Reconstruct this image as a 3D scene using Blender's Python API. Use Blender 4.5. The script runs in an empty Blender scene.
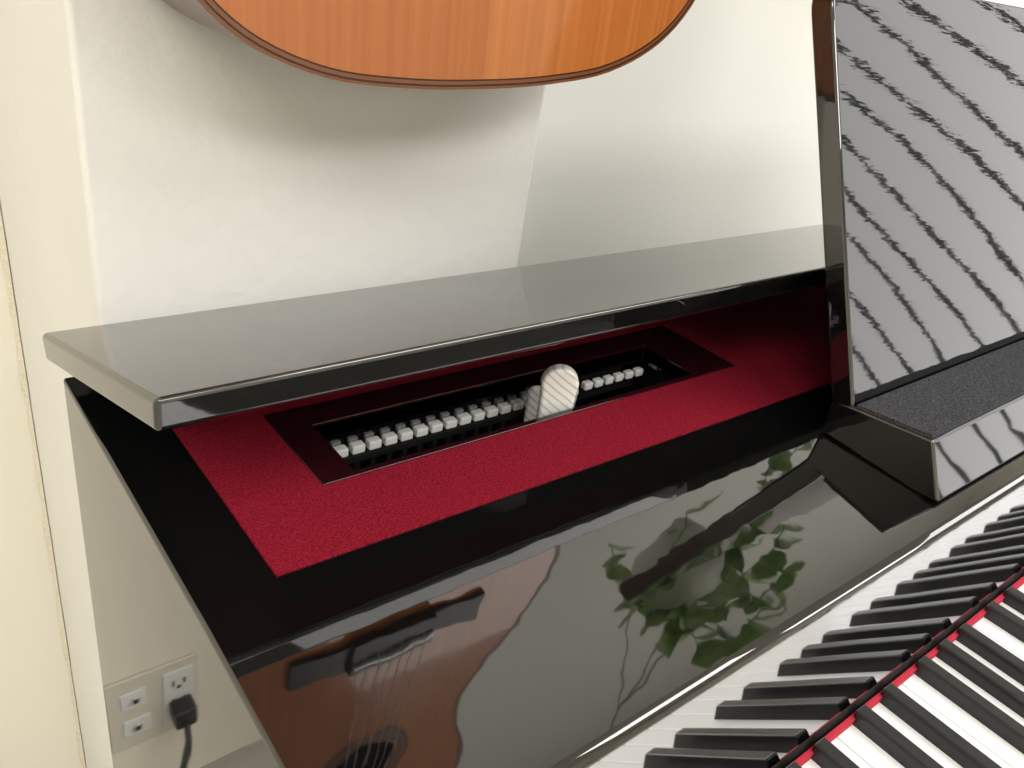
import bpy, bmesh, math, random
from mathutils import Vector, Matrix
random.seed(4)
CZ=1.12
S=bpy.context.scene
try:
    S.view_settings.view_transform='Standard'
except Exception as e: print(e)

# ---------------- materials ----------------
def mat(name,col,rough=.5,metal=0,coat=0,spec=.5,ior=1.5):
    m=bpy.data.materials.new(name); m.use_nodes=True
    b=m.node_tree.nodes['Principled BSDF']
    b.inputs['Base Color'].default_value=(*col,1); b.inputs['Roughness'].default_value=rough
    b.inputs['Metallic'].default_value=metal; b.inputs['Coat Weight'].default_value=coat
    b.inputs['Specular IOR Level'].default_value=spec; b.inputs['IOR'].default_value=ior
    return m
def nd(m,t,**k):
    n=m.node_tree.nodes.new(t)
    for a,v in k.items(): setattr(n,a,v)
    return n
def bsdf(m): return m.node_tree.nodes['Principled BSDF']
def lk(m,a,b): m.node_tree.links.new(a,b)
def bump(m,scale,strength,dist=.001,detail=4,sc=None,rot=None):
    tc=nd(m,'ShaderNodeTexCoord'); n=nd(m,'ShaderNodeTexNoise'); n.inputs['Scale'].default_value=scale
    n.inputs['Detail'].default_value=detail
    b=nd(m,'ShaderNodeBump'); b.inputs['Strength'].default_value=strength; b.inputs['Distance'].default_value=dist
    if sc:
        mp=nd(m,'ShaderNodeMapping'); mp.inputs['Scale'].default_value=sc
        if rot: mp.inputs['Rotation'].default_value=rot
        lk(m,tc.outputs['Object'],mp.inputs[0]); lk(m,mp.outputs[0],n.inputs['Vector'])
    else: lk(m,tc.outputs['Object'],n.inputs['Vector'])
    lk(m,n.outputs[0],b.inputs['Height']); lk(m,b.outputs[0],bsdf(m).inputs['Normal'])
    return n
def colvar(m,c1,c2,scale,sc=(1,1,1),detail=5):
    tc=nd(m,'ShaderNodeTexCoord'); mp=nd(m,'ShaderNodeMapping'); mp.inputs['Scale'].default_value=sc
    n=nd(m,'ShaderNodeTexNoise'); n.inputs['Scale'].default_value=scale; n.inputs['Detail'].default_value=detail
    r=nd(m,'ShaderNodeValToRGB'); r.color_ramp.elements[0].color=(*c1,1); r.color_ramp.elements[1].color=(*c2,1)
    r.color_ramp.elements[0].position=.35; r.color_ramp.elements[1].position=.65
    lk(m,tc.outputs['Object'],mp.inputs[0]); lk(m,mp.outputs[0],n.inputs['Vector']); lk(m,n.outputs[0],r.inputs[0])
    lk(m,r.outputs[0],bsdf(m).inputs['Base Color'])

M_black=mat('black_polyester',(.004,.004,.004),.03,ior=1.9); bump(M_black,14,.09,.002,1)
M_front=mat('black_polyester_front',(.003,.003,.003),.03,ior=2.0); bump(M_front,1,.075,.002,2,(30,30,60))
M_fall=mat('polished_fallboard_face',(.48,.48,.49),.03,metal=1); bump(M_fall,14,.04,.002,1)
M_desk=mat('music_desk_lacquer',(.004,.004,.004),.03,ior=1.85); bump(M_desk,1,.028,.0012,2,(40,30,200))
M_matte=mat('black_matte',(.006,.006,.006),.6)
M_int=mat('interior_black',(.004,.004,.004),.5)
M_red=mat('red_felt',(.2,.006,.02),.95,spec=.1)
def felt(m):
    tc=nd(m,'ShaderNodeTexCoord')
    mp=nd(m,'ShaderNodeMapping'); mp.inputs['Scale'].default_value=(800,1100,1); lk(m,tc.outputs['Object'],mp.inputs[0])
    n=nd(m,'ShaderNodeTexNoise'); n.inputs['Scale'].default_value=1; n.inputs['Detail'].default_value=1; lk(m,mp.outputs[0],n.inputs['Vector'])
    r=nd(m,'ShaderNodeValToRGB'); e=r.color_ramp.elements; e[0].position=.34; e[1].position=.66
    e[0].color=(.125,.003,.011,1); e[1].color=(.27,.010,.026,1)
    lk(m,n.outputs[0],r.inputs[0]); lk(m,r.outputs[0],bsdf(m).inputs['Base Color'])
    b=nd(m,'ShaderNodeBump'); b.inputs['Strength'].default_value=.8; b.inputs['Distance'].default_value=.0009
    lk(m,n.outputs[0],b.inputs['Height']); lk(m,b.outputs[0],bsdf(m).inputs['Normal'])
felt(M_red)
M_redk=mat('red_key_felt',(.38,.01,.03),.9)
M_ring=mat('slot_frame_lacquer',(.02,.003,.005),.1,ior=1.6)
M_padf=mat('ledge_felt',(.06,.06,.068),.95,spec=.1); colvar(M_padf,(.02,.02,.024),(.075,.075,.085),900,detail=1)
M_wk=mat('white_key',(.80,.81,.82),.18)
M_bk=mat('black_key',(.009,.009,.010),.3)
M_wall=mat('plaster_white',(.8,.79,.77),.85,spec=.15); colvar(M_wall,(.78,.768,.735),(.81,.80,.768),3)
n=bump(M_wall,70,.45,.002,6)
M_cream=mat('plaster_cream',(.86,.82,.72),.85,spec=.15); n=bump(M_cream,25,.25,.003,5)
M_wallr=mat('plaster_right',(.84,.83,.785),.85,spec=.15); bump(M_wallr,60,.12,.001)
M_caulk=mat('caulk_yellowed',(.76,.71,.57),.9); bump(M_caulk,150,.8,.004,5)
M_ceil=mat('ceiling_paint',(.8,.8,.79),.9)
M_floor=mat('floor_vinyl',(.5,.47,.4),.35); colvar(M_floor,(.44,.42,.38),(.52,.50,.46),6,(1,4,1))
M_plate=mat('outlet_plate',(.72,.69,.61),.4)
M_dark=mat('dark_plastic',(.012,.012,.012),.45)
M_metal=mat('brushed_metal',(.7,.7,.7),.3,1)
M_brass=mat('brass',(.7,.5,.2),.3,1)
M_ham=mat('hammer_felt',(.80,.80,.78),.9,spec=.1)
M_hamg=mat('hammer_grey',(.22,.22,.22),.8,spec=.1)
M_pad=mat('damper_ribbed',(.74,.73,.68),.5)
def ribs(m):
    tc=nd(m,'ShaderNodeTexCoord'); mp=nd(m,'ShaderNodeMapping'); mp.inputs['Rotation'].default_value=(0,math.radians(55),0); lk(m,tc.outputs['Object'],mp.inputs[0])
    w=nd(m,'ShaderNodeTexWave',bands_direction='X'); w.inputs['Scale'].default_value=70; w.inputs['Distortion'].default_value=1.5; lk(m,mp.outputs[0],w.inputs['Vector'])
    r=nd(m,'ShaderNodeValToRGB'); r.color_ramp.elements[0].color=(.52,.51,.46,1); r.color_ramp.elements[1].color=(.82,.81,.78,1); r.color_ramp.elements[1].position=.35
    lk(m,w.outputs[0],r.inputs[0]); lk(m,r.outputs[0],bsdf(m).inputs['Base Color'])
ribs(M_pad)
M_leaf=mat('leaf_green',(.07,.16,.035),.4); colvar(M_leaf,(.13,.29,.06),(.48,.62,.26),30)
M_pot=mat('pot_white',(.75,.75,.7),.4)
M_rose=mat('rosewood',(.015,.007,.006),.35)
M_bind=mat('binding_dark',(.02,.008,.005),.35)
M_bindl=mat('binding_amber',(.15,.05,.018),.35)
M_side=mat('guitar_side',(.12,.03,.012),.25,coat=.4)
M_neck=mat('mahogany',(.15,.05,.02),.35)
M_str=mat('nylon_string',(.35,.35,.33),.3)
M_ribbon=mat('reflection_ribbon_dark',(.03,.03,.032),.9)  # for the added dark ribbons that the music desk mirrors as stripes
M_frame=mat('window_frame',(.5,.5,.48),.5)
M_top=mat('cedar_top',(.5,.16,.03),.2,coat=.5)
def topmat(m):
    tc=nd(m,'ShaderNodeTexCoord'); sx=nd(m,'ShaderNodeSeparateXYZ'); lk(m,tc.outputs['Object'],sx.inputs[0])
    mp=nd(m,'ShaderNodeMapping'); mp.inputs['Scale'].default_value=(200,1,3)
    n=nd(m,'ShaderNodeTexNoise'); n.inputs['Scale'].default_value=1; lk(m,tc.outputs['Object'],mp.inputs[0]); lk(m,mp.outputs[0],n.inputs['Vector'])
    r=nd(m,'ShaderNodeValToRGB'); r.color_ramp.elements[0].color=(.35,.105,.022,1); r.color_ramp.elements[1].color=(.43,.145,.036,1)
    r.color_ramp.elements[0].position=.3; r.color_ramp.elements[1].position=.7
    lk(m,n.outputs[0],r.inputs[0])
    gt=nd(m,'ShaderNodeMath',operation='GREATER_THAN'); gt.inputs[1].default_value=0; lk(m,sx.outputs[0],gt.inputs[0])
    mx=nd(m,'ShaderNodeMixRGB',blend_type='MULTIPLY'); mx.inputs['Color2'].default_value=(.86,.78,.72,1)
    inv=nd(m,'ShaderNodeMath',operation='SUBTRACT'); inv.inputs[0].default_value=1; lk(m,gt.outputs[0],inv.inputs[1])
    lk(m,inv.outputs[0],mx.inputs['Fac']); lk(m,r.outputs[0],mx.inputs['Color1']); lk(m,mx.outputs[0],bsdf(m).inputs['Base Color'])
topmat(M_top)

# ---------------- helpers ----------------
def empty(name,loc=(0,0,0)):
    e=bpy.data.objects.new(name,None); S.collection.objects.link(e); e.location=loc; return e
def obj(name,verts,faces,m,parent=None,smooth=False,loc=None,fm=None,mats=None):
    me=bpy.data.meshes.new(name); me.from_pydata(verts,[],faces); me.validate()
    bm=bmesh.new(); bm.from_mesh(me); bmesh.ops.recalc_face_normals(bm,faces=bm.faces); bm.to_mesh(me); bm.free()
    for mm in (mats or [m]): me.materials.append(mm)
    if fm:
        for p in me.polygons: p.material_index=fm(p)
    if smooth:
        for p in me.polygons: p.use_smooth=True
    o=bpy.data.objects.new(name,me); S.collection.objects.link(o)
    if parent:
        o.parent=parent
    if loc: o.location=loc
    return o
def bev(o,w,seg=3):
    b=o.modifiers.new('bevel','BEVEL'); b.width=w; b.segments=seg; b.limit_method='ANGLE'; b.angle_limit=math.radians(40)
    for p in o.data.polygons: p.use_smooth=True
    wn=o.modifiers.new('wn','WEIGHTED_NORMAL'); wn.keep_sharp=True
    return o
BF=[(0,1,2,3),(4,5,6,7),(0,1,5,4),(1,2,6,5),(2,3,7,6),(3,0,4,7)]
def boxv(x0,x1,y0,y1,z0,z1):
    return [(x0,y0,z0),(x1,y0,z0),(x1,y1,z0),(x0,y1,z0),(x0,y0,z1),(x1,y0,z1),(x1,y1,z1),(x0,y1,z1)]
def box(name,x0,x1,y0,y1,z0,z1,m,parent=None,b=0,rel=True):
    k=CZ if rel else 0
    o=obj(name,boxv(x0,x1,y0,y1,z0+k,z1+k),BF,m,parent)
    if b: bev(o,b)
    return o
def boxes(name,lst,m,parent=None,b=0):
    V=[];F=[]
    for v in lst:
        k=len(V); V+=v; F+=[tuple(i+k for i in f) for f in BF]
    o=obj(name,V,F,m,parent)
    if b: bev(o,b,2)
    return o
def extr(name,prof,x0,x1,m,parent=None,b=0,seg=3,rel=True,mats=None,fm=None):
    k=CZ if rel else 0
    n=len(prof); V=[(x0,y,z+k) for y,z in prof]+[(x1,y,z+k) for y,z in prof]
    F=[tuple(range(n)),tuple(range(n,2*n))]+[(i,(i+1)%n,n+(i+1)%n,n+i) for i in range(n)]
    o=obj(name,V,F,m,parent,mats=mats,fm=fm)
    if b: bev(o,b,seg)
    return o
def ringplate(name,o_,h_,z0,z1,m,parent=None,b=0):
    X0,X1,Y0,Y1=o_; a0,a1,b0,b1=h_
    V=[]
    for z in (z0+CZ,z1+CZ):
        V+=[(X0,Y0,z),(X1,Y0,z),(X1,Y1,z),(X0,Y1,z),(a0,b0,z),(a1,b0,z),(a1,b1,z),(a0,b1,z)]
    F=[]
    for k in (0,8):
        for i in range(4): F.append((k+i,k+(i+1)%4,k+4+(i+1)%4,k+4+i))
    for i in range(4):
        F.append((i,(i+1)%4,8+(i+1)%4,8+i)); F.append((4+i,4+(i+1)%4,12+(i+1)%4,12+i))
    o=obj(name,V,F,m,parent)
    if b: bev(o,b,2)
    return o
def tube(name,pts,r,m,parent=None,res=8):
    c=bpy.data.curves.new(name,'CURVE'); c.dimensions='3D'; c.bevel_depth=r; c.bevel_resolution=3; c.use_fill_caps=True
    s=c.splines.new('POLY'); s.points.add(len(pts)-1)
    for i,p in enumerate(pts): s.points[i].co=(*p,1)
    c.materials.append(m); o=bpy.data.objects.new(name,c); S.collection.objects.link(o)
    if parent: o.parent=parent
    return o
def cyl(name,p0,p1,r0,r1,m,parent=None,n=24):
    p0=Vector(p0);p1=Vector(p1); d=(p1-p0).normalized(); q=d.to_track_quat('Z','Y').to_matrix()
    V=[];F=[]
    for p,r in((p0,r0),(p1,r1)):
        for i in range(n):
            a=2*math.pi*i/n; V.append(tuple(p+q@Vector((r*math.cos(a),r*math.sin(a),0))))
    F=[tuple(range(n)),tuple(range(n,2*n))]+[(i,(i+1)%n,n+(i+1)%n,n+i) for i in range(n)]
    o=obj(name,V,F,m,parent)
    for p in o.data.polygons:
        if len(p.vertices)==4: p.use_smooth=True
    return o

# ---------------- room ----------------
H=2.5
box('floor',-2.5,3.3,-3.2,1.0,-.05,0,M_floor,rel=False)
box('ceiling',-2.5,3.3,-3.2,1.0,H,H+.05,M_ceil,rel=False)
box('wall_back_left',-2.5,.11,.81,.9,0,H,M_cream,rel=False)
box('wall_pillar',.11,.4425,.50,.9,0,H,M_wall,rel=False,b=.004)
box('wall_back_right',.4425,3.3,.66,.9,0,H,M_wallr,rel=False)
box('wall_left',-2.6,-2.5,-3.2,.9,0,H,M_cream,rel=False)
box('wall_front',-2.6,3.3,-3.3,-3.2,0,H,M_cream,rel=False)
V=[];F=[]
for i in range(120):
    z=.0+i*H/119; w=.003+.003*random.random(); V+=[(.11-w,.8095,z),(.109,.81-w,z),(.1105,.8105,z)]
for i in range(119):
    a=3*i; F.append((a,a+1,a+4,a+3))
obj('trim_caulk',V,F,M_caulk,smooth=True)
WY0,WY1,WZ0,WZ1=-2.3,.15,.55,2.42
box('wall_right',3.2,3.3,-3.2,WY0,0,H,M_cream,rel=False)
box('wall_right_far',3.2,3.3,WY1,.66,0,H,M_cream,rel=False)
box('wall_right_sill',3.2,3.3,WY0,WY1,0,WZ0,M_cream,rel=False)
box('wall_right_head',3.2,3.3,WY0,WY1,WZ1,H,M_cream,rel=False)
Wn=empty('window_1')
for nme,a in (('frame_bottom',(WY0,WY1,WZ0,WZ0+.03)),('frame_top',(WY0,WY1,WZ1-.03,WZ1)),('frame_left',(WY0,WY0+.03,WZ0+.03,WZ1-.03)),('frame_right',(WY1-.03,WY1,WZ0+.03,WZ1-.03))):
    box(nme,3.23,3.27,*a,M_frame,Wn,rel=False)
Cu=empty('desk_reflection_strips')  # unseen ribbons added across the window, slanted to reflect as stripes in the desk
V=[];F=[]
for i in range(26):
    yt=-2.60+i*.137; k=len(V); ns=60; ph=random.uniform(0,6)
    for j in range(ns+1):
        t=j/ns; z=WZ1+.02-t*(WZ1-WZ0); y=yt+.20*t*(WZ1-WZ0)+.014*math.sin(9*t+ph)+random.uniform(-.005,.005)
        y+=.16*math.sin(t*2.2)-.05
        w=.006+.004*abs(math.sin(23*t+ph*2))+.004*random.random()
        y=max(min(y,WY1+.1),WY0-.3)
        V+=[(3.17,y-w,z),(3.17,y+w,z),(3.155,y,z)]
    for j in range(ns):
        a=k+3*j; F+=[(a,a+2,a+5,a+3),(a+2,a+1,a+4,a+5),(a,a+3,a+4,a+1)]
obj('reflection_ribbons',V,F,M_ribbon,Cu)
tube('reflection_ribbon_rod',[(3.165,WY0-.25,WZ1+.03),(3.165,WY1+.2,WZ1+.03)],.01,M_metal,Cu)

# ---------------- piano ----------------
P=empty('upright_piano')
XL,XR=.079,1.310
top=[(.2515,-.25),(.236,-.2500)]
def fillet(A,B,C,r,n=8):
    A,B,C=[Vector((p[0],p[1])) for p in (A,B,C)]
    u=(A-B).normalized(); v=(C-B).normalized(); ang=u.angle(v); L=r/math.tan(ang/2)
    cen=B+(u+v).normalized()*(r/math.sin(ang/2))
    s=B+u*L; e=B+v*L
    a0=math.atan2(*(s-cen).yx); a1=math.atan2(*(e-cen).yx)
    d=a1-a0
    while d>math.pi:d-=2*math.pi
    while d<-math.pi:d+=2*math.pi
    return [(cen.x+r*math.cos(a0+d*i/n),cen.y+r*math.sin(a0+d*i/n)) for i in range(n+1)]
fil=fillet((.236,-.25),(.118,-.2558),(.0914,-.318),.006)
front=top+fil+[(.0940,-.3118),(.0914,-.3175)]
o=extr('fallboard',front+[(.0914,-.40),(.2515,-.40)],XL+.025,XR-.025,M_black,P,mats=[M_black,M_fall,M_matte,M_front],
  fm=lambda p:1 if (p.normal.y<-.8 and CZ-.30<p.center.z<CZ-.27 and p.area>.03) else (2 if (p.normal.y<-.8 and p.center.z<CZ-.31) else (3 if p.normal.z>.97 and p.area>.05 else 0)))
for p in o.data.polygons:
    if abs(p.normal.x)<.5 and p.area<.012: p.use_smooth=True
def side(name,x0,x1,outer):
    prof=[(.4545,-.25)]+top[::1][1:]+fil+[(.100,-.285),(.06,-.298),(-.07,-.305),(-.088,-.315),(-.09,-.39),(-.06,-.42),(.10,-.45),(.16,-.50),(.18,-1.08),(.18,-1.12),(.4545,-1.12)]
    o=extr(name,prof,x0,x1,M_black,P)
    bm=bmesh.new(); bm.from_mesh(o.data)
    es=[e for e in bm.edges if all(abs(v.co.x-outer)<1e-5 for v in e.verts)]
    bmesh.ops.bevel(bm,geom=es,offset=.0016,segments=3,profile=.5,affect='EDGES'); bm.to_mesh(o.data); bm.free()
side('side_panel_left',XL,XL+.025,XL); side('side_panel_right',XR-.025,XR,XR)
hole=(.18,.447,.304,.352)
ringplate('case_deck',(XL+.025,XR-.025,.2515,.4545),hole,-.262,-.2502,M_black,P)
ringplate('red_felt_deck',(.1145,XR-.036,.2520,.405),(.16,.489,.300,.372),-.2504,-.2490,M_red,P)
ringplate('slot_frame',(.16,.489,.300,.372),hole,-.260,-.2482,M_ring,P,b=.0008)
box('slot_well_floor',.17,.455,.296,.40,-.36,-.355,M_int,P)
box('slot_well_back',.17,.455,.395,.40,-.355,-.262,M_int,P)
box('slot_well_front',.17,.455,.290,.296,-.355,-.262,M_int,P)
box('slot_well_left',.165,.17,.296,.395,-.355,-.262,M_int,P)
box('slot_well_right',.455,.46,.296,.395,-.355,-.262,M_int,P)
L=[];L2=[];L3=[];L4=[];L5=[]
for i in range(14):
    x=.1985+i*.0112
    L.append(boxv(x,x+.0088,.358,.3645,CZ-.2815,CZ-.2755))
    L5.append(boxv(x+.0012,x+.0076,.3655,.3695,CZ-.280,CZ-.2745))
    L3.append(boxv(x+.0025,x+.0060,.359,.364,CZ-.34,CZ-.282))
for i in range(22):
    x=.1935+i*.0112
    L2.append(boxv(x+.001,x+.0080,.3765,.3825,CZ-.279,CZ-.2715))
boxes('hammer_row',L,M_ham,P,b=.0012); boxes('hammer_row_back',L2,M_ham,P,b=.001); boxes('hammer_row_mid',L5,M_hamg,P,b=.001); boxes('hammer_shanks',L3,M_matte,P)
box('hammer_bar',.175,.45,.3570,.3700,-.2860,-.2818,M_dark,P)
box('hammer_bar_back',.175,.45,.3710,.3760,-.2860,-.2725,M_dark,P)
box('action_rail',.172,.453,.384,.386,-.30,-.2695,M_metal,P)
box('action_base',.172,.453,.325,.388,-.355,-.34,M_matte,P)
def paddle(name,x,y,w,zb,zt,th,rz=-38,rx=0):
    r=w/2; pts=[(-r*.8,zb),(-r*.92,zb*.4+zt*.6)]+[(r*math.cos(math.radians(a)),(zt-r+r*math.sin(math.radians(a)))) for a in range(200,-21,-10)]+[(r*.92,zb*.4+zt*.6),(r*.8,zb)]
    n=len(pts); V=[(px,-th/2,pz-zt) for px,pz in pts]+[(px,th/2,pz-zt) for px,pz in pts]
    F=[tuple(range(n)),tuple(range(n,2*n))]+[(i,(i+1)%n,n+(i+1)%n,n+i) for i in range(n)]
    o=obj(name,V,F,M_pad,P,loc=(x,y,CZ+zt)); o.rotation_euler=(math.radians(rx),0,math.radians(rz)); bev(o,.0022,3)
paddle('damper_paddle',.3285,.3165,.0235,-.285,-.2245,.009,-34)
paddle('damper_paddle_small',.342,.3485,.013,-.30,-.258,.005)
paddle('damper_paddle_right',.372,.3485,.014,-.30,-.262,.005)
boxes('action_right_rods',[boxv(.388+.0105*i,.3960+.0105*i,.348,.354,CZ-.273,CZ-.267) for i in range(6)],M_ham,P,b=.0015)

# lid tilted open, hinged at the back
tl=math.atan2(.247-.177,.472-.270)
c,s=math.cos(tl),math.sin(tl); tk=.0165
b0=(.472,-.247); f0=(.270,-.178)
up=(s*tk,c*tk)
lid=extr('top_lid',[b0,f0,(f0[0]+up[0]*.8-.0055,f0[1]+up[1]),(b0[0]+up[0],b0[1]+up[1])],.075,XR+.004,M_black,P,b=.0028,seg=4)
for i in range(3):
    box('lid_hinge_%d'%(i+1),.25+i*.38,.31+i*.38,.452,.4545,-.262,-.243,M_brass,P)
tube('lid_prop',[(1.22,.40,CZ-.25),(1.22,.33,CZ-.20)],.004,M_brass,P)

# keys
NW=52; W=.0213; x0=.140; yb=.0900; zk=CZ-.318; xe=x0+NW*W
wk=[]
names='ABCDEFG'
for i in range(NW):
    wk.append(boxv(x0+i*W+.0004,x0+(i+1)*W-.0004,yb-.138,yb,zk-.018,zk))
boxes('white_keys',wk,M_wk,P,b=.0008)
off={'C':-.0025,'D':.0025,'F':-.0033,'G':0,'A':.0033}
V=[];F=[]
for i in range(NW-1):
    nm=names[i%7]
    if nm in off:
        cx=x0+(i+1)*W+off[nm]; a=.0052; t=.0042
        k=len(V)
        V+=[(cx-a,yb-.094,zk-.002),(cx+a,yb-.094,zk-.002),(cx+a,yb,zk-.002),(cx-a,yb,zk-.002),
            (cx-t,yb-.087,zk+.0078),(cx+t,yb-.087,zk+.0078),(cx+t,yb,zk+.0085),(cx-t,yb,zk+.0085)]
        F+=[tuple(j+k for j in f) for f in BF]
o=obj('black_keys',V,F,M_bk,P); bev(o,.0012,3)
box('key_felt_strip',XL+.03,XR-.03,.0882,.0910,-.3185,-.3140,M_redk,P,b=.0005)
box('key_bed',XL+.025,XR-.025,-.085,.395,-.40,-.362,M_matte,P)
box('key_slip',XL+.025,XR-.025,-.074,-.052,-.362,-.324,M_black,P,b=.002)
box('key_support',XL+.03,XR-.03,-.045,.0912,-.362,-.337,M_matte,P)
box('cheek_left',XL+.025,x0-.001,-.050,.0880,-.337,-.302,M_black,P,b=.003)
box('cheek_right',xe+.001,XR-.025,-.050,.0880,-.337,-.302,M_black,P,b=.003)
box('case_back',XL+.025,XR-.025,.440,.4545,-1.08,-.263,M_matte,P)
box('lower_front_panel',XL+.025,XR-.025,.30,.32,-1.02,-.40,M_black,P)
box('bottom_board',XL+.025,XR-.025,.20,.44,-1.08,-1.04,M_black,P)
box('toe_left',XL,XL+.025,-.05,.18,-1.12,-1.07,M_black,P,b=.003)
box('toe_right',XR-.025,XR,-.05,.18,-1.12,-1.07,M_black,P,b=.003)
for i in range(3):
    box('pedal_%d'%(i+1),.62+i*.06,.64+i*.06,.12,.21,-1.055,-1.045,M_brass,P,b=.003)

# music desk
DX0,DX1=.470,.96
hgt=.258; r=.02; wd=DX1-DX0
pts=[(0,0)]
pts+=[(wd,0)]+[(wd-r+r*math.cos(math.radians(a)),hgt-r+r*math.sin(math.radians(a))) for a in range(0,91,15)]
pts+=[(r+r*math.cos(math.radians(a)),hgt-r+r*math.sin(math.radians(a))) for a in range(90,181,15)]
n=len(pts); V=[(a,0,b) for a,b in pts]+[(a,.015,b) for a,b in pts]
F=[tuple(range(n)),tuple(range(n,2*n))]+[(i,(i+1)%n,n+(i+1)%n,n+i) for i in range(n)]
o=obj('music_desk_panel',V,F,M_desk,P,loc=(DX0,.199,CZ-.225))
o.rotation_euler=(math.radians(-24),0,0); bev(o,.002,3)
extr('music_desk_ledge',[(.214,-.226),(.1486,-.2190),(.1316,-.2530),(.145,-.2548),(.214,-.2505)],DX0,DX1,M_black,P,b=.002)
extr('music_desk_ledge_felt',[(.198,-.2243),(.1500,-.2192),(.1500,-.2168),(.198,-.2219)],DX0+.001,DX1-.001,M_padf,P)

# ---------------- guitar ----------------
G=empty('acoustic_guitar',(.305,.400,CZ-.0785)); G.rotation_euler=(0,math.radians(-2.5),0)
ctrl=[(0,0),(.0015,.05),(.008,.10),(.026,.143),(.055,.171),(.095,.185),(.13,.187),(.17,.178),(.215,.152),(.26,.127),(.295,.118),(.33,.122),(.37,.135),(.405,.140),(.44,.134),(.465,.112),(.480,.07),(.486,.03),(.487,0)]
def cr(P0,P1,P2,P3,t):
    return tuple(.5*((2*P1[i])+(-P0[i]+P2[i])*t+(2*P0[i]-5*P1[i]+4*P2[i]-P3[i])*t*t+(-P0[i]+3*P1[i]-3*P2[i]+P3[i])*t**3) for i in (0,1))
ext=[(ctrl[1][0],-ctrl[1][1])]+ctrl+[(ctrl[-2][0],-ctrl[-2][1])]
half=[]
for i in range(1,len(ext)-2):
    for k in range(5): half.append(cr(ext[i-1],ext[i],ext[i+1],ext[i+2],k/5))
half.append(ctrl[-1])
outl=[(w,h) for h,w in half]+[(-w,h) for h,w in half[-2:0:-1]]
def inset(o,d):
    n=len(o); R=[]
    for i in range(n):
        a=Vector(o[i-1]);b=Vector(o[(i+1)%n]); t=(b-a).normalized(); R.append((o[i][0]-t.y*d,o[i][1]+t.x*d))
    return R
def band(name,o1,o2,y0,y1,m):
    n=len(o1); V=[(x,y0,z) for x,z in o1]+[(x,y0,z) for x,z in o2]+[(x,y1,z) for x,z in o1]
    F=[(i,(i+1)%n,n+(i+1)%n,n+i) for i in range(n)]+[(i,(i+1)%n,2*n+(i+1)%n,2*n+i) for i in range(n)]
    return obj(name,V,F,m,G,smooth=False)
n=len(outl)
V=[(x,0.001,z) for x,z in outl]+[(x,.094,z) for x,z in outl]
F=[(i,(i+1)%n,n+(i+1)%n,n+i) for i in range(n)]+[tuple(range(n,2*n))]
o=obj('body_sides_and_back',V,F,M_side,G)
for p in o.data.polygons:
    if len(p.vertices)==4:p.use_smooth=True
i1=inset(outl,.0016); i2=inset(outl,.0026); i3=inset(outl,.0046)
i4=inset(outl,.0054)
band('binding_outer',outl,i1,-.0002,.003,M_bindl)
band('binding_line',i1,i2,-.0003,.003,M_bind)
band('binding_inner',i2,i3,-.0002,.003,M_bindl)
band('binding_line_inner',i3,i4,-.0003,.003,M_bind)
hc=(0,.335); hr=.0425; inn=i4
bm=bmesh.new(); ov=[bm.verts.new((x,0,z)) for x,z in inn]; hv=[bm.verts.new((hr*math.cos(2*math.pi*k/48),0,hc[1]+hr*math.sin(2*math.pi*k/48))) for k in range(48)]
es=[bm.edges.new((ov[i],ov[(i+1)%len(ov)])) for i in range(len(ov))]+[bm.edges.new((hv[i],hv[(i+1)%48])) for i in range(48)]
bmesh.ops.triangle_fill(bm,use_beauty=True,edges=es)
me=bpy.data.meshes.new('soundboard'); bm.to_mesh(me); bm.free(); me.materials.append(M_top)
o=bpy.data.objects.new('soundboard',me); S.collection.objects.link(o); o.parent=G
def ring(name,r0,r1,y,m):
    V=[];F=[]
    for k in range(64):
        a=2*math.pi*k/64; V+=[(r0*math.cos(a),y,hc[1]+r0*math.sin(a)),(r1*math.cos(a),y,hc[1]+r1*math.sin(a))]
    for k in range(64):
        j=(k+1)%64; F.append((2*k,2*k+1,2*j+1,2*j))
    obj(name,V,F,m,G)
ring('rosette_dark',.046,.049,-.0006,M_bind); ring('rosette_mid',.049,.057,-.0005,M_bindl); ring('rosette_outer',.057,.060,-.0006,M_bind)
def gbox(name,x0,x1,y0,y1,z0,z1,m,b=0):
    o=obj(name,boxv(x0,x1,y0,y1,z0,z1),BF,m,G)
    if b: bev(o,b)
    return o
BZ=.135
gbox('bridge_block',-.042,.042,-.010,0,BZ-.017,BZ+.017,M_rose,.001)
gbox('bridge_wing_left',-.095,-.042,-.005,0,BZ-.015,BZ+.015,M_rose,.001)
gbox('bridge_wing_right',.042,.095,-.005,0,BZ-.015,BZ+.015,M_rose,.001)
gbox('saddle',-.040,.040,-.013,-.009,BZ+.005,BZ+.008,M_wk)
gbox('fingerboard',-.030,.030,-.008,0.0,.383,.768,M_rose,.0005)
gbox('neck',-.026,.026,0.0,.022,.487,.768,M_neck,.006)
gbox('neck_heel',-.026,.026,0.0,.085,.485,.51,M_neck,.006)
gbox('nut',-.026,.026,-.011,.001,.768,.773,M_wk)
V=[(-.027,0,.773),(.027,0,.773),(.036,.02,.80),(.036,.055,.955),(.0,.058,.965),(-.036,.055,.955),(-.036,.02,.80)]
m7=len(V); V2=[(x,y+.017,z) for x,y,z in V]
obj('headstock',V+V2,[tuple(range(m7)),tuple(range(m7,2*m7))]+[(i,(i+1)%m7,m7+(i+1)%m7,m7+i) for i in range(m7)],M_neck,G)
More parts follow.
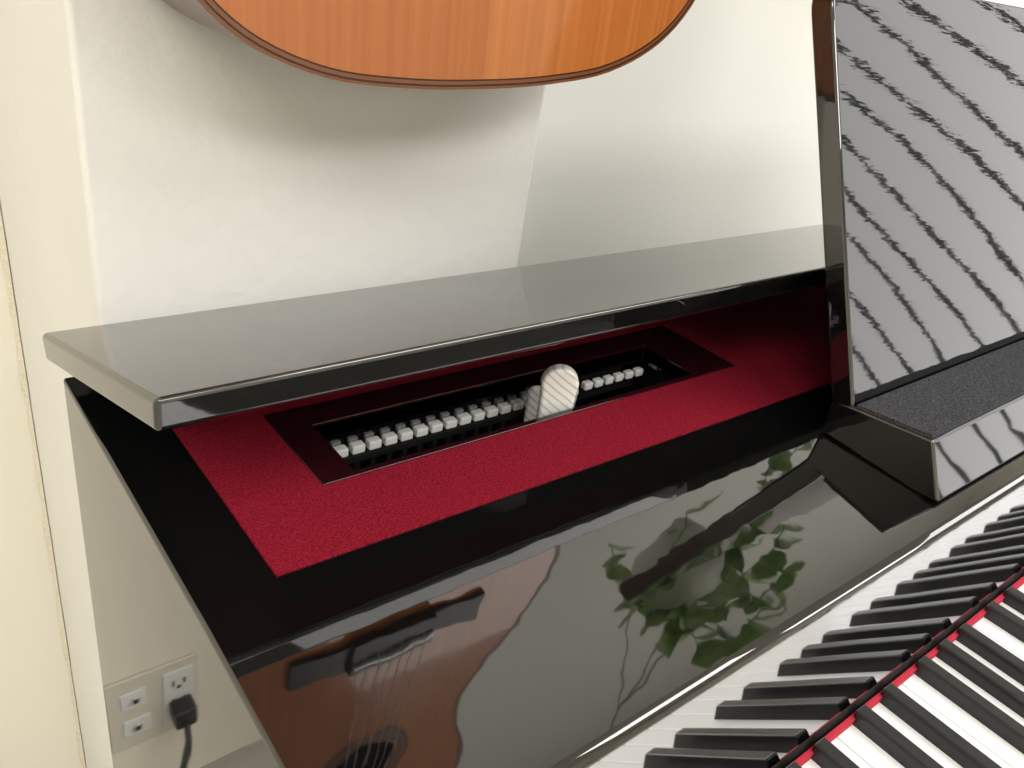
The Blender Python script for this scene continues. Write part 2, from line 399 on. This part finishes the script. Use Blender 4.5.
for sx in(-1,1):
    for k in range(3):
        z=.83+k*.042; cyl('tuner_%d_%d'%(sx+1,k),(sx*.034,.045,z),(sx*.056,.045,z),.003,.003,M_metal,G,12)
        gbox('tuner_button_%d_%d'%(sx+1,k),min(sx*.052,sx*.064),max(sx*.052,sx*.064),.040,.050,z-.008,z+.008,M_wk,.002)
for k in range(6):
    a=-.029+k*.0116; b_=-.021+k*.0084
    tube('string_%d'%(k+1),[(a,-.004,BZ-.012),(a,-.013,BZ+.006),(b_,-.012,.771),(b_*.8,.01,.80+.02*(k%3))],.00045,M_str,G)
for k in range(18):
    z=.768-.650*(1-2**(-(k+1)/12)); gbox('fret_%d'%(k+1),-.028,.028,-.0092,-.0078,z-.0007,z+.0007,M_metal)
K=empty('guitar_wall_hanger')
hx=.305-.80*math.sin(math.radians(2.5)); hz=CZ-.0785+.785
cyl('hanger_plate',(hx,.5,hz),(hx,.488,hz),.03,.03,M_dark,K)
for i,q in enumerate((-1,1)):
    tube('hanger_arm_%d'%(i+1),[(hx,.49,hz),(hx+q*.02,.46,hz),(hx+q*.036,.43,hz-.003),(hx+q*.036,.385,hz+.003)],.004,M_dark,K)

# ---------------- hanging plant ----------------
PL=empty('hanging_pothos_plant'); px,py,pz=.94,.50,CZ+.39
V=[];F=[];N=32
prof=[(.0,-.09),(.045,-.09),(.055,-.06),(.068,0),(.072,.004),(.072,.012),(.064,.012),(.058,-.01),(0,-.012)]
for r_,z_ in prof:
    for k in range(N):
        a=2*math.pi*k/N; V.append((px+r_*math.cos(a),py+r_*math.sin(a),pz+z_))
for i in range(len(prof)-1):
    for k in range(N): F.append((i*N+k,i*N+(k+1)%N,(i+1)*N+(k+1)%N,(i+1)*N+k))
o=obj('plant_pot',V,F,M_pot,PL,smooth=True)
for k in range(3):
    a=2*math.pi*k/3; tube('pot_cord_%d'%(k+1),[(px+.07*math.cos(a),py+.07*math.sin(a),pz+.01),(px,py,pz+.35),(px,py,H)],.0012,M_rose,PL)
LV=[];LF=[]
def leaf(p,d,upv,size):
    d=d.normalized(); sd=d.cross(upv).normalized(); nn=sd.cross(d).normalized()
    prof=[(0,0),(-.08,.22),(.08,.42),(.3,.47),(.55,.36),(.8,.17),(1.05,0)]
    k=len(LV)
    LV.extend([tuple(p+d*size*t+nn*(-.12*size*t*t)) for t,_ in prof])
    for sg in(1,-1):
        kk=len(LV)
        LV.extend([tuple(p+d*size*t+sd*sg*size*w+nn*size*(.18*w-.12*t*t)) for t,w in prof[1:-1]])
        for i in range(len(prof)-1):
            a,b=k+i,k+i+1
            c_=kk+i-1; dd=kk+i
            if i==0: LF.append((a,b,dd))
            elif i==len(prof)-2: LF.append((a,b,c_))
            else: LF.append((a,b,dd,c_))
vi=0
random.seed(11)
for v in range(15):
    a=random.uniform(math.pi*.9,math.pi*2.1)
    p=Vector((px+.05*math.cos(a),py+.05*math.sin(a),pz+.01)); dirv=Vector((math.cos(a)*1.3,math.sin(a)*.5,.6)).normalized()
    pts=[tuple(p)]
    Ls=random.randint(5,12)
    for st in range(Ls):
        dirv=(dirv+Vector((random.uniform(-.25,.25),random.uniform(-.2,.2),-.40))).normalized()
        p=p+dirv*.026; pts.append(tuple(p))
        ld=Vector((random.uniform(-1,1),random.uniform(-1,.1),random.uniform(-.7,.4)))
        leaf(p,ld,Vector((random.uniform(-.3,.3),random.uniform(-1,-.2),.5)),random.uniform(.034,.054))
    vi+=1; tube('vine_%d'%vi,pts,.0012,M_leaf,PL)
obj('pothos_leaves',LV,LF,M_leaf,PL,smooth=True)

# ---------------- outlet + cord on left back wall ----------------
O=empty('wall_outlet')
box('outlet_plate',-.098,.017,.804,.810,.112,.236,M_plate,O,b=.002,rel=False)
box('socket_insert',-.092,-.050,.801,.806,.125,.222,M_wk,O,b=.001,rel=False)
def slot(x,z,w=.003,h=.009): box('socket_slot',x-w/2,x+w/2,.8002,.8015,z-h/2,z+h/2,M_dark,O,rel=False)
for z in(.202,.168):
    slot(-.078,z);slot(-.064,z); slot(-.071,z-.009,.005,.005)
for i,z in enumerate((.200,.150)):
    box('coax_insert_%d'%(i+1),-.033,.001,.801,.806,z-.014,z+.014,M_wk,O,b=.001,rel=False)
    cyl('coax_port_%d'%(i+1),(-.016,.803,z),(-.016,.798,z),.006,.006,M_metal,O,16); cyl('coax_hole_%d'%(i+1),(-.016,.7985,z),(-.016,.7975,z),.0035,.0035,M_dark,O,12)
C=empty('power_cord')
box('cord_plug',-.086,-.056,.772,.800,.143,.174,M_dark,C,b=.004,rel=False)
pp=[]
for k in range(16):
    t=k/15; pp.append((-.071+.03*math.sin(t*3),.775-.09*t**.5+.02*t,.150-.145*t+.001))
tube('cord_cable',pp,.0045,M_dark,C)

# ---------------- lights ----------------
def area(name,loc,rot,sx,sy,e,col):
    l=bpy.data.lights.new(name,'AREA'); l.shape='RECTANGLE'; l.size=sx; l.size_y=sy; l.energy=e; l.color=col
    o=bpy.data.objects.new(name,l); S.collection.objects.link(o); o.location=loc; o.rotation_euler=rot
area('ceiling_lamp',(1.6,-.9,2.44),(0,0,0),1.6,1.2,46,(1,.985,.95))
area('ceiling_lamp.001',(.2,-2.0,2.44),(0,0,0),1.4,.8,46,(1,.985,.95))
area('ceiling_lamp.002',(-1.2,-.8,2.44),(0,0,0),1.2,.8,35,(1,.975,.915))
w=bpy.data.worlds.new('world'); S.world=w; w.use_nodes=True
w.node_tree.nodes['Background'].inputs[0].default_value=(1,.985,.96,1); w.node_tree.nodes['Background'].inputs[1].default_value=2.1

# ---------------- camera ----------------
cam=bpy.data.cameras.new('camera'); co=bpy.data.objects.new('camera',cam); S.collection.objects.link(co)
cam.sensor_width=36; cam.lens=825/1024*36; cam.clip_start=.01
f=Vector((.596,.6527,-.4709)).normalized(); rr=Vector((.779,-.6076,.1427)); rr=(rr-f*rr.dot(f)).normalized(); u=rr.cross(f)
m=Matrix((rr,u,-f)).transposed().to_4x4(); m.translation=(0,0,CZ); co.matrix_world=m
S.camera=co
